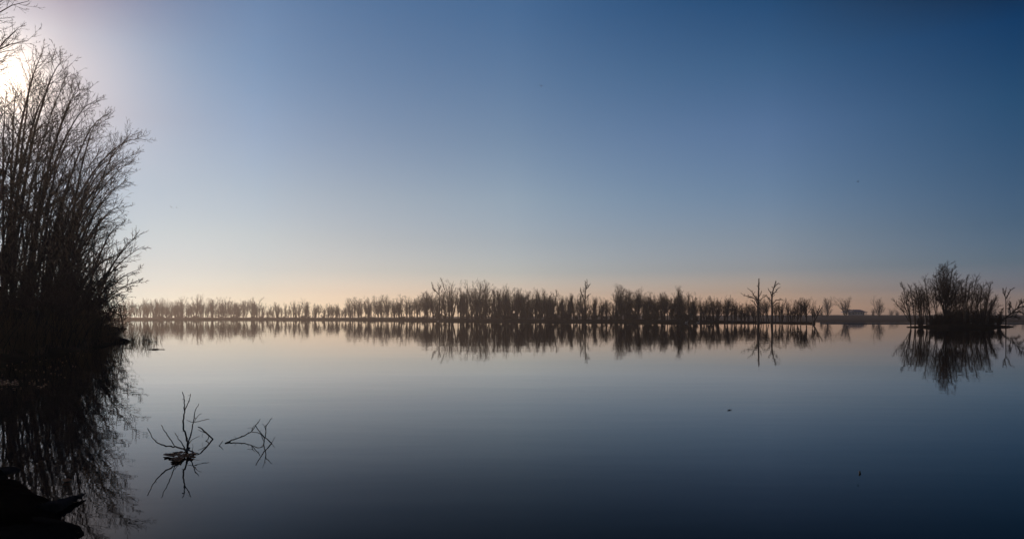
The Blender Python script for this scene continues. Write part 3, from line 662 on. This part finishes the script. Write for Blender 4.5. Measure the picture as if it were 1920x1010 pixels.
# ------------------------------------------------------------------ branches standing in the water
def wet(D): return D
def branch_thing(name, label, cat, org, limbs, group=None, root_part=None):
    """limbs: (r0, r1, [(px, py, D)...]) in crop coordinates of the photo; org = crop origin"""
    pts0 = limbs[0][2][0]; b = np.array([X(pts0[0], pts0[2]), pts0[2], 0.0])
    root = empty(name, b, label, cat, group)
    rng = np.random.default_rng(int(abs(b[0]) * 1000))
    for r0, r1, pts in limbs:
        q = np.array(pts, float); seg = np.concatenate([[0], np.cumsum(np.linalg.norm(np.diff(q[:, :2], axis=0), axis=1))])
        k = max(6, int(seg[-1] / 4)); s = np.linspace(0, seg[-1], k)
        px, py, D = (np.interp(s, seg, q[:, j]) for j in range(3))
        P = np.stack([X(px, D), D, Z(py, D)], 1) - b + rng.normal(0, .0035, (k, 3)) * (np.arange(k) > 0)[:, None]
        R = np.linspace(r0, r1, k) * rng.uniform(.88, 1.15, k)
        bt = [(P[None], R[None])]
        nb = int(seg[-1] / 22)
        if nb and r0 > .004:      # buds and broken spurs
            p, d, L, r = spawn(rng, P[None], R[None], nb, .15, .95, 65, lambda t: 0 * t + 1, .8, .002)
            L = rng.uniform(.012, .035, len(L)); bt.append(grow(rng, p, d, L, np.minimum(r, .0045), 1, 0, 0, .5))
        v, f = tubes(bt, 6); mesh('limb', v, f, MAT['wood'], root, smooth=True)
    return root
def cr(x, y, D): return (250 + x * .24752, 700 + y * .24752, D)
if not SKYONLY:
    B = 8.10
    branch_thing('drowned_branch', 'many-armed bare branch standing upright out of the water at lower left', 'branch', None, [
        (.013, .0045, [cr(408, 606, B), cr(412, 520, 8.15), cr(395, 460, 8.2), cr(376, 385, 8.25), cr(378, 335, 8.3), cr(388, 285, 8.35), cr(386, 200, 8.45), cr(370, 138, 8.55)]),
        (.007, .0035, [cr(388, 285, 8.35), cr(405, 238, 8.4), cr(428, 200, 8.45), cr(434, 153, 8.5)]),
        (.003, .002, [cr(433, 168, 8.5), cr(415, 165, 8.5)]),
        (.011, .0035, [cr(406, 604, B), cr(416, 530, 8.2), cr(438, 455, 8.4), cr(455, 370, 8.6), cr(466, 300, 8.75), cr(480, 255, 8.85), cr(498, 227, 8.9)]),
        (.005, .003, [cr(455, 370, 8.6), cr(520, 356, 8.75), cr(578, 340, 8.85)]),
        (.004, .0025, [cr(458, 369, 8.6), cr(430, 362, 8.65), cr(404, 351, 8.7)]),
        (.004, .002, [cr(464, 362, 8.6), cr(488, 322, 8.65), cr(517, 298, 8.7)]),
        (.005, .0025, [cr(418, 535, 8.2), cr(440, 502, 8.25), cr(470, 482, 8.3), cr(502, 474, 8.35)]),
        (.010, .0035, [cr(402, 600, B), cr(385, 572, 8.0), cr(312, 553, 7.85), cr(250, 548, 7.75), cr(200, 532, 7.65), cr(165, 510, 7.6), cr(135, 465, 7.57), cr(110, 412, 7.55)]),
        (.006, .003, [cr(312, 553, 7.85), cr(292, 515, 7.75), cr(262, 470, 7.65), cr(232, 430, 7.6), cr(207, 388, 7.56)]),
        (.007, .003, [cr(400, 590, B), cr(375, 540, 8.12), cr(345, 492, 8.14), cr(315, 446, 8.16)]),
        (.006, .003, [cr(404, 590, B), cr(388, 590, 8.0), cr(372, 618, 7.95)]),
        (.009, .005, [cr(408, 575, B), cr(440, 585, 8.0), cr(497, 611, 7.98)]),
        (.004, .002, [cr(418, 570, B), cr(450, 600, 8.0), cr(448, 530, 8.1)]),
        (.016, .012, [cr(395, 596, B), cr(412, 578, B), cr(425, 560, 8.15)])])
    branch_thing('twig', 'short thick twig with a knobbly end, just right of the many-armed branch', 'twig', None, [
        (.010, .008, [cr(604, 497, 8.95), cr(590, 478, 8.95), cr(570, 462, 8.9), cr(540, 435, 8.88), cr(500, 402, 8.85), cr(494, 404, 8.85)]),
        (.005, .003, [cr(576, 470, 8.9), cr(550, 450, 8.9), cr(520, 434, 8.9), cr(487, 427, 8.9)]),
        (.006, .005, [cr(575, 468, 8.9), cr(565, 495, 8.85), cr(545, 516, 8.8)]),
        (.003, .002, [cr(545, 516, 8.8), cr(560, 512, 8.8), cr(580, 524, 8.75)]),
        (.002, .002, [cr(527, 452, 8.9), cr(519, 466, 8.9), cr(527, 482, 8.9)])])
    branch_thing('twig', 'tiny slanting twig poking out between the two drowned branches', 'twig', None, [
        (.006, .003, [cr(632, 568, 8.45), cr(652, 542, 8.5), cr(681, 508, 8.55)]), (.003, .002, [cr(650, 545, 8.5), cr(655, 556, 8.5), cr(662, 562, 8.45)])])
    branch_thing('drowned_branch', 'low zigzag branch lying half out of the water, right of the upright one', 'branch', None, [
        (.009, .0035, [cr(697, 527, 8.66), cr(730, 512, 8.75), cr(770, 495, 8.82), cr(850, 465, 8.95), cr(895, 440, 9.0), cr(922, 398, 9.05), cr(962, 343, 9.1)]),
        (.003, .002, [cr(777, 492, 8.82), cr(766, 470, 8.82)]),
        (.004, .0025, [cr(897, 438, 9.0), cr(905, 405, 9.0), cr(925, 385, 9.0)]),
        (.003, .002, [cr(905, 410, 9.0), cr(888, 410, 9.0), cr(865, 412, 9.0)]),
        (.005, .0035, [cr(895, 440, 9.0), cr(930, 445, 8.9), cr(962, 452, 8.85), cr(990, 488, 8.75)]),
        (.007, .004, [cr(1048, 527, 8.66), cr(1010, 496, 8.62), cr(965, 448, 8.55), cr(925, 395, 8.5)]),
        (.007, .0035, [cr(983, 552, 8.55), cr(988, 520, 8.6), cr(1002, 465, 8.65), cr(1004, 425, 8.7), cr(1012, 392, 8.75), cr(1030, 362, 8.8), cr(1053, 336, 8.82)]),
        (.004, .002, [cr(1003, 430, 8.7), cr(994, 405, 8.6), cr(979, 377, 8.5)]),
        (.003, .002, [cr(994, 405, 8.6), cr(1005, 388, 8.6)]),
        (.004, .002, [cr(1047, 525, 8.66), cr(1060, 500, 8.7), cr(1073, 481, 8.72)]),
        (.006, .003, [cr(965, 455, 8.85), cr(978, 490, 8.75), cr(990, 520, 8.65)])])

# lumps: noisy flattened spheres
def lump(name, loc, size, m, seed, rough=.18, sub=4, rot=0, parent=None, cut=None):
    import bmesh
    bm = bmesh.new(); bmesh.ops.create_icosphere(bm, subdivisions=sub, radius=1)
    V = np.array([v.co[:] for v in bm.verts]); rng = np.random.default_rng(seed); off = rng.uniform(-9, 9, 3)
    n = vnoise((V[:, 0] + off[0]) * 3 + V[:, 2] * 2, (V[:, 1] + off[1]) * 3 - V[:, 2] * 3, seed) + .35 * vnoise(V[:, 0] * 11 + V[:, 2] * 7, V[:, 1] * 11, seed + 1)
    V = V * (1 + rough * n[:, None]) * np.array(size); c, s = math.cos(rot), math.sin(rot)
    V = np.stack([V[:, 0] * c - V[:, 1] * s, V[:, 0] * s + V[:, 1] * c, V[:, 2]], 1)
    Fc = [[v.index for v in f.verts] for f in bm.faces]; bm.free()
    return mesh(name, V, Fc, m, parent, loc, smooth=True)
if not SKYONLY:
    # floating leaves caught by the upright branch
    rl = np.random.default_rng(4)
    root = empty('leaf_raft', (X(335, 7.8), 7.8, 0), 'raft of wet brown leaves floating at the foot of the upright branch', 'leaves')
    for i in range(15):
        u = rl.uniform(-1, 1); D = 7.8 + rl.normal(0, .07) - .05 * u; px = 337 + u * 24
        if i > 10: D = 7.55 + rl.normal(0, .04); px = 334 + rl.uniform(-8, 8)
        a = rl.uniform(0, 6.28); L = rl.uniform(.03, .06); nseg = 12; V = [(0, 0, .004)]
        for k in range(nseg):
            th = 2 * math.pi * k / nseg; rr_ = L * (1 + .35 * math.sin(3 * th + i) + .12 * rl.normal())
            V.append((rr_ * math.cos(th), rr_ * .7 * math.sin(th), .012 + .018 * rl.uniform()))
        nV = len(V); V2 = [(v[0], v[1], v[2] - .006) for v in V]
        Fc = [(0, k + 1, (k + 1) % nseg + 1) for k in range(nseg)] + [(nV, nV + (k + 1) % nseg + 1, nV + k + 1) for k in range(nseg)] + [(k + 1, nV + k + 1, nV + (k + 1) % nseg + 1, (k + 1) % nseg + 1) for k in range(nseg)]
        o = mesh('leaf', V + V2, Fc, MAT['leaf'], root, (X(px, D) - root.location.x, D - 7.8, .002 + .003 * (i % 4))); o.rotation_euler = (0, 0, a)
    tag(lump('bark_chip', (X(331, 8.05), 8.05, .004), (.042, .018, .010), MAT['wood'], 5, .15, 3), 'dark bark chip floating just left of the leaf raft', 'bark chip')
    # half sunk log at the bank tip, floating stick beyond the reeds
    D = 44.3; P = np.array([[X(186, D), D + .4, .12], [X(200, D), D + .1, .16], [X(215, D), D, .12], [X(228, D), D - .1, .13], [X(240, D), D - .2, .08], [X(246, D), D - .3, .04]])
    root = empty('driftwood_log', P[2].tolist(), 'black half-sunk log at the water line by the bank tip', 'log')
    q = np.stack([np.interp(np.linspace(0, 5, 30), range(6), P[:, j]) for j in range(3)], 1) - P[2]; q[:, 2] += rl.normal(0, .02, 30)
    v, f = tubes([(q[None], (np.linspace(.2, .09, 30) * rl.uniform(.7, 1.3, 30))[None])], 9); mesh('log', v, f, MAT['wood'], root)
    p, d, L, r = spawn(rl, q[None], np.full((1, 30), .05), 16, .05, .98, 60, lambda t: 0 * t + .06, .5, .015); v, f = tubes([grow(rl, p, d, L, r, 3, .05, .2, .5)], 4)
    mesh('broken_twigs', v, f, MAT['wood'], root)
    D = Dw(655); th = np.linspace(0, 6.283, 15); P = np.stack([X(291, D) + .10 * np.cos(th), D + .22 * np.sin(th), .02 + 0 * th], 1); o_ = P[0].copy()
    tail = np.array([[X(297, D), D, .03], [X(300, D), D + .05, .02], [X(309, D), D, .01]]); nose = np.array([[X(288, D), D, .02], [X(283, D), D + .1, .02], [X(278, D), D, .01]])
    v, f = tubes([((P - o_)[None], np.full((1, 15), .022)), ((tail - o_)[None], np.full((1, 3), .012)), ((nose - o_)[None], np.full((1, 3), .014))], 5)
    tag(mesh('floating_stick', v, f, MAT['wood'], loc=o_.tolist()), 'curled stick floating on the water right of the reeds', 'stick')
    D = Dw(653); P = np.array([[X(228, D), D, .015], [X(235, D), D + .1, .02], [X(247, D), D, .015]]); v, f = tubes([(P[None] - P[0], np.full((1, 3), .014))], 5)
    tag(mesh('floating_stick', v, f, MAT['wood'], loc=P[0].tolist()), 'thin straight stick floating left of the curled one', 'stick')
    # specks of leaves drifting in the dark water by the bank
    V, Fc = [], []
    for i in range(130):
        py = rl.uniform(655, 730); D = Dw(py); px = rl.uniform(-10, 190 - (py - 655) * 1.3) ; x = X(px, D)
        if i % 3 == 0: px = rl.uniform(0, 35); py = rl.uniform(712, 722); D = Dw(py); x = X(px, D)
        if sdist(np.array([x]), np.array([D]))[0] > -.2: continue
        L = rl.uniform(.012, .035); a = rl.uniform(0, 6.28); n = len(V)
        for k in range(5): V.append((x + L * math.cos(a + k * 1.2566), D + L * .7 * math.sin(a + k * 1.2566), .006 + .02 * rl.uniform()))
        Fc.append([n, n + 1, n + 2, n + 3, n + 4])
    tag(mesh('floating_leaves', V, Fc, MAT['leaf']), 'scatter of fallen leaves floating in the dark water by the bank', 'leaves', None, 'stuff')
    # near bank at the bottom left
    tag(lump('rock', (-3.62, 4.9, -.04), (.55, .42, .17), MAT['rock'], 61, .12), 'large black rock at the water edge in the bottom-left corner', 'rock')
    tag(lump('rock', (-4.42, 5.7, .0), (.40, .34, .15), MAT['rock'], 62, .15), 'rounded black rock behind the pointed slab, nearer the left edge', 'rock')
    tag(lump('rock', (-5.2, 6.5, .02), (.4, .28, .14), MAT['rock'], 63, .15), 'black rock at the left edge above the others, by a pale flat stone', 'rock')
    tag(lump('flat_stone', (X(33, 6.9), 6.75, .08), (.12, .10, .035), MAT['slab'], 64, .12, 3, -.4), 'small pale bluish flat stone at the left edge', 'stone')
    D1, D2 = 5.55, 6.1     # pointed slab reaching over the water
    a = np.array([X(84, D1), D1, .03]); tip = np.array([X(163, D2), D2 - .02, .03])
    t_ = np.linspace(0, 1, 26); C = a + (tip - a) * t_[:, None]; w = .10 * (1 - t_) ** .8 + .004; h = .05 * (1 - t_) ** .9 + .004
    ax = norm((tip - a)[None])[0]; sd = np.cross(ax, [0, 0, 1.0]); V = []
    for i in range(26):
        for k in range(10):
            th = 2 * math.pi * k / 10; jj = 1 + .10 * math.sin(i * 1.7 + k * 2.1) + .06 * rl.normal() * (i < 25)
            V.append(C[i] - a + sd * w[i] * math.cos(th) * jj + np.array([0, 0, 1]) * h[i] * math.sin(th) * jj)
    Fc = [[i * 10 + k, i * 10 + (k + 1) % 10, (i + 1) * 10 + (k + 1) % 10, (i + 1) * 10 + k] for i in range(25) for k in range(10)] + [[k for k in range(9, -1, -1)], [250 + k for k in range(10)]]
    tag(mesh('pointed_slab', V, Fc, MAT['slab'], loc=a.tolist()), 'long dark slab tapering to a pale point over the water', 'stone slab')
    V = [(0, 0, 0), (.035, .01, .03), (.05, .03, .012), (.02, .04, .02), (-.02, .025, .006), (-.025, .0, .02)]
    V2 = [(x, y, z - .003) for x, y, z in V]
    tag(mesh('fallen_leaf', V + V2, [(0, 1, 2, 3, 4, 5), (11, 10, 9, 8, 7, 6)] + [(i, i + 6, (i + 1) % 6 + 6, (i + 1) % 6) for i in range(6)], MAT['leaf'], loc=(X(131, 6.7), 6.62, .006)), 'single orange-brown leaf floating above the pointed slab', 'leaf')

# ------------------------------------------------------------------ house on the field
def boxv(x0, x1, y0, y1, z0, z1):
    return [(x0, y0, z0), (x1, y0, z0), (x1, y1, z0), (x0, y1, z0), (x0, y0, z1), (x1, y0, z1), (x1, y1, z1), (x0, y1, z1)]
BF = [(3, 2, 1, 0), (4, 5, 6, 7), (0, 1, 5, 4), (1, 2, 6, 5), (2, 3, 7, 6), (3, 0, 4, 7)]
if not SKYONLY:
    D = 560.0; gx, gzz = X(1588, D), 3.45
    house = empty('farm_building', (gx, D, gzz), 'low farm building with a blue metal roof on the field beyond the lake', 'building')
    u = D / F     # metres per photo pixel there
    w0, w1, ww = 0, 35 * u, 9.0; ez, rz = 2.25, 4.3
    wl = mesh('wall', boxv(2 * u, 33 * u, 0, ww, -.6, ez), BF, MAT['wall'], house)
    # gable wall on the left part facing the lake
    g0, g1 = 1.5 * u, 14 * u
    mesh('gable', [(g0, -.6, -.6), (g1, -.6, -.6), (g1, -.6, ez), ((g0 + g1) / 2 + 1, -.6, rz - .2), (g0, -.6, ez - .5), (g0, -.02, -.6), (g1, -.02, -.6), (g1, -.02, ez), ((g0 + g1) / 2 + 1, -.02, rz - .2), (g0, -.02, ez - .5)],
         [(0, 1, 2, 3, 4), (9, 8, 7, 6, 5), (0, 5, 6, 1), (1, 6, 7, 2), (2, 7, 8, 3), (3, 8, 9, 4), (4, 9, 5, 0)], MAT['wall'], house)
    # hipped roof with thickness
    e = .5; rx0, rx1 = 7.5 * u, 29 * u; x0, x1, y0, y1, ym = 0 - e, 36.5 * u + e, -e - .7, ww + e, ww / 2
    T = [(x0, y0, ez), (x1, y0, ez), (x1, y1, ez), (x0, y1, ez), (rx0, ym, rz), (rx1, ym, rz)]
    Bt = [(a, b_, c - .18) for a, b_, c in T]
    mesh('roof', T + Bt, [(0, 1, 5, 4), (1, 2, 5), (2, 3, 4, 5), (3, 0, 4), (7, 6, 10, 11), (8, 7, 11), (9, 8, 11, 10), (6, 9, 10), (0, 6, 7, 1), (1, 7, 8, 2), (2, 8, 9, 3), (3, 9, 6, 0)], MAT['roof'], house)
    for xx in (4.2 * u, 11.5 * u): mesh('window', boxv(xx - .75, xx + .75, -.7, -.62, .5, 1.5), BF, MAT['dark'], house)
    for xx in (17 * u, 22 * u, 27 * u): mesh('window', boxv(xx - .5, xx + .5, -.1, -.02, .8, 1.7), BF, MAT['dark'], house)
    mesh('door', boxv(30.6 * u, 32.4 * u, -.1, -.02, -.3, 1.8), BF, MAT['dark'], house)
    for xx in (34.5 * u, 36.3 * u): mesh('post', boxv(xx - .12, xx + .12, -.6, -.36, -.6, ez - .2), BF, MAT['trim'], house)

# ------------------------------------------------------------------ birds
def bird(px, py, D, span, bank, yaw, label, group=None, m='feather'):
    span *= 1.5
    r = empty('flying_bird', (X(px, D), D, Z(py, D)), label, 'bird', group); r.rotation_euler = (bank[0], bank[1], yaw)
    th = np.linspace(0, 1, 7); prof = np.array([.004, .03, .05, .055, .045, .025, .006]) * span / .9
    P = np.stack([th * 0, (th - .5) * .55 * span, th * 0], 1); v, f = tubes([(P[None], prof[None])], 8); mesh('body', v, f, MAT[m], r, smooth=True)
    for s in (-1, 1):
        V = []
        for i, tt in enumerate(np.linspace(0, 1, 6)):
            c = .11 * span * (1 - tt ** 2 * .75); x = s * tt * span * .5; y = .06 * span - .10 * span * tt ** 2; z = .16 * span * math.sin(tt * 2.2)
            V += [(x, y + c / 2, z), (x, y - c / 2, z), (x, y, z + .012 * span * (1.1 - tt))]
        Fc = []
        for i in range(5):
            a, b_ = i * 3, (i + 1) * 3
            Fc += [(a, b_, b_ + 2, a + 2), (a + 2, b_ + 2, b_ + 1, a + 1), (a + 1, b_ + 1, b_, a)]
        mesh('wing', V, Fc, MAT[m], r)
    V = [(-.03 * span, -.22 * span, 0), (.03 * span, -.22 * span, 0), (.06 * span, -.36 * span, 0), (-.06 * span, -.36 * span, 0)]
    mesh('tail', V + [(a, b_, -.01 * span) for a, b_, c in V], BF, MAT[m], r)
if not SKYONLY:
    bird(321, 388.5, 70, .34, (.2, .6, 0), .9, 'left one of two small birds flying close together near the left thicket')
    bird(331, 389.5, 70, .30, (.2, .8, 0), .8, 'right one of two small birds flying close together near the left thicket')
    bird(1015, 161.5, 75, .50, (.1, -.05, 0), .25, 'lone bird gliding high in the middle of the sky')
    bird(1608.5, 340.5, 70, .26, (.5, -.5, 0), .6, 'lone dark bird in the right half of the sky')
    # water birds by the far shore
    def water_bird(px, py, label):
        D = Dw(py); r = empty('water_bird', (X(px, D), D, 0), label, 'water bird', 'pale water birds at the far shore')
        mesh_ = lump('body', (0, 0, .12), (.40, .2, .2), MAT['white'], 3, .03, 2, 0, r)
        v, f = tubes([(np.array([[[.28, 0, .15], [.38, 0, .35], [.38, 0, .52], [.46, 0, .58], [.56, 0, .56]]]), np.array([[.08, .05, .045, .06, .015]]))], 6); mesh('neck', v, f, MAT['white'], r, smooth=True)
    water_bird(1287, 605.2, 'pale water bird swimming below the mounded black thicket')
    water_bird(1309, 605.2, 'pale water bird swimming apart, right of the mounded black thicket')
    water_bird(821, 602.2, 'pale water bird swimming below the two-armed tree')

    P = np.array([[X(1364, Dw(769)), Dw(769), .01], [X(1368, Dw(769)), Dw(769) + .03, .006], [X(1374, Dw(769)), Dw(769) + .05, .01]]); v, f = tubes([((P - P[0])[None], np.array([[.004, .008, .003]]))], 6)
    tag(mesh('floating_stick', v, f, MAT['wood'], loc=P[0].tolist()), 'thin stick drifting alone in the open water right of centre', 'stick')
    P = np.array([[0, 0, -.02], [.002, 0, .01], [-.002, .004, .018], [.008, .004, .026]]) ; v, f = tubes([(P[None], np.array([[.010, .010, .008, .003]]))], 6)
    tag(mesh('stub', v, f, MAT['wood'], loc=(X(1612, Dw(887)), Dw(887), 0)), 'tiny dark twig stub poking from the water at lower right', 'twig')

# ------------------------------------------------------------------ far woods on the horizon
if not SKYONLY:
    rw = np.random.default_rng(33); fr = []
    for (pa, pb, D0, h0, n) in ((-500, 720, 950, 6.5, 260), (100, 250, 900, 13, 60), (1850, 2300, 850, 9, 90), (1000, 1420, 900, 6, 60)):
        px = rw.uniform(pa, pb, n); D = D0 + rw.uniform(-40, 60, n); H = h0 * rw.uniform(.5, 1.1, n) * (1 + .25 * np.sin(px * .03))
        T = grow(rw, np.stack([X(px, D), D, np.full(n, -.3) if pa < 900 else np.full(n, 2.5)], 1), np.tile([0, 0, 1.0], (n, 1)) + rw.normal(0, .05, (n, 3)), H, np.full(n, .3), 4, .02, .05, .4)
        p, d, L, r = spawn(rw, *T, 14, .15, 1, 40, lambda t: .5 * (1.2 - t), .7, .16); L1 = grow(rw, p, d, L, r, 3, .1, .1, .5)
        p, d, L, r = spawn(rw, *L1, 5, .2, 1, 40, lambda t: .6 * (1.2 - t), .8, .12); L2 = grow(rw, p, d, L, r, 1, .1, .1, .6)
        fr += [T, L1, L2]
    v, f = tubes(fr, 3); tag(mesh('distant_woods', v, f, MAT['twig']), 'faint low woods along the horizon beyond the lake', 'woods', None, 'stuff')
    V, _ = [], 0
land('distant_shore', [(-700, 900), (1200, 900)], [(-10, -.5), (0, .1), (20, .5), (300, .8), (560, .8)], MAT['soil'], 60, 5, 51, None, .1)

# look-alikes in one stretch are told apart by their order along the shore
same = {}
for o in COL.objects:
    if o.parent is None and o.get('label') and o.get('group'): same.setdefault(o['label'], []).append(o)
NUM = ['', '', 'two', 'three', 'four', 'five', 'six', 'seven', 'eight', 'nine', 'ten', 'eleven', 'twelve']
ORD = ['leftmost', 'second', 'third', 'fourth', 'fifth', 'sixth', 'seventh', 'eighth', 'ninth', 'tenth', 'eleventh']
for lab, os_ in same.items():
    n = len(os_)
    if n < 2 or n > 12: continue
    os_.sort(key=lambda o: o.location.x / max(o.location.y, 1))
    for i, o in enumerate(os_):
        w = ('left' if i == 0 else 'right') + ' of two' if n == 2 else ('rightmost' if i == n - 1 else ORD[i]) + ' of ' + NUM[n] + ('' if i in (0, n - 1) else ' from left')
        o['label'] = lab + ', ' + w

# ------------------------------------------------------------------ haze
mh = bpy.data.materials.new('haze_air'); mh.use_nodes = True; t = mh.node_tree; t.nodes.clear()
pv = t.nodes.new('ShaderNodeVolumePrincipled'); ou = t.nodes.new('ShaderNodeOutputMaterial')
pv.inputs['Color'].default_value = (0.96, 0.83, 0.77, 1); pv.inputs['Density'].default_value = 0.00048; pv.inputs['Anisotropy'].default_value = 0.63
t.links.new(pv.outputs[0], ou.inputs['Volume'])
hz = mesh('haze', boxv(XL - 5, XR + 5, YB - 5, YF + 5, -3.6, 38), BF, mh)
tag(hz, 'thin morning haze over the lake', 'haze', None, 'stuff')
SC.cycles.volume_bounces = 0
SC.cycles.max_bounces = 6
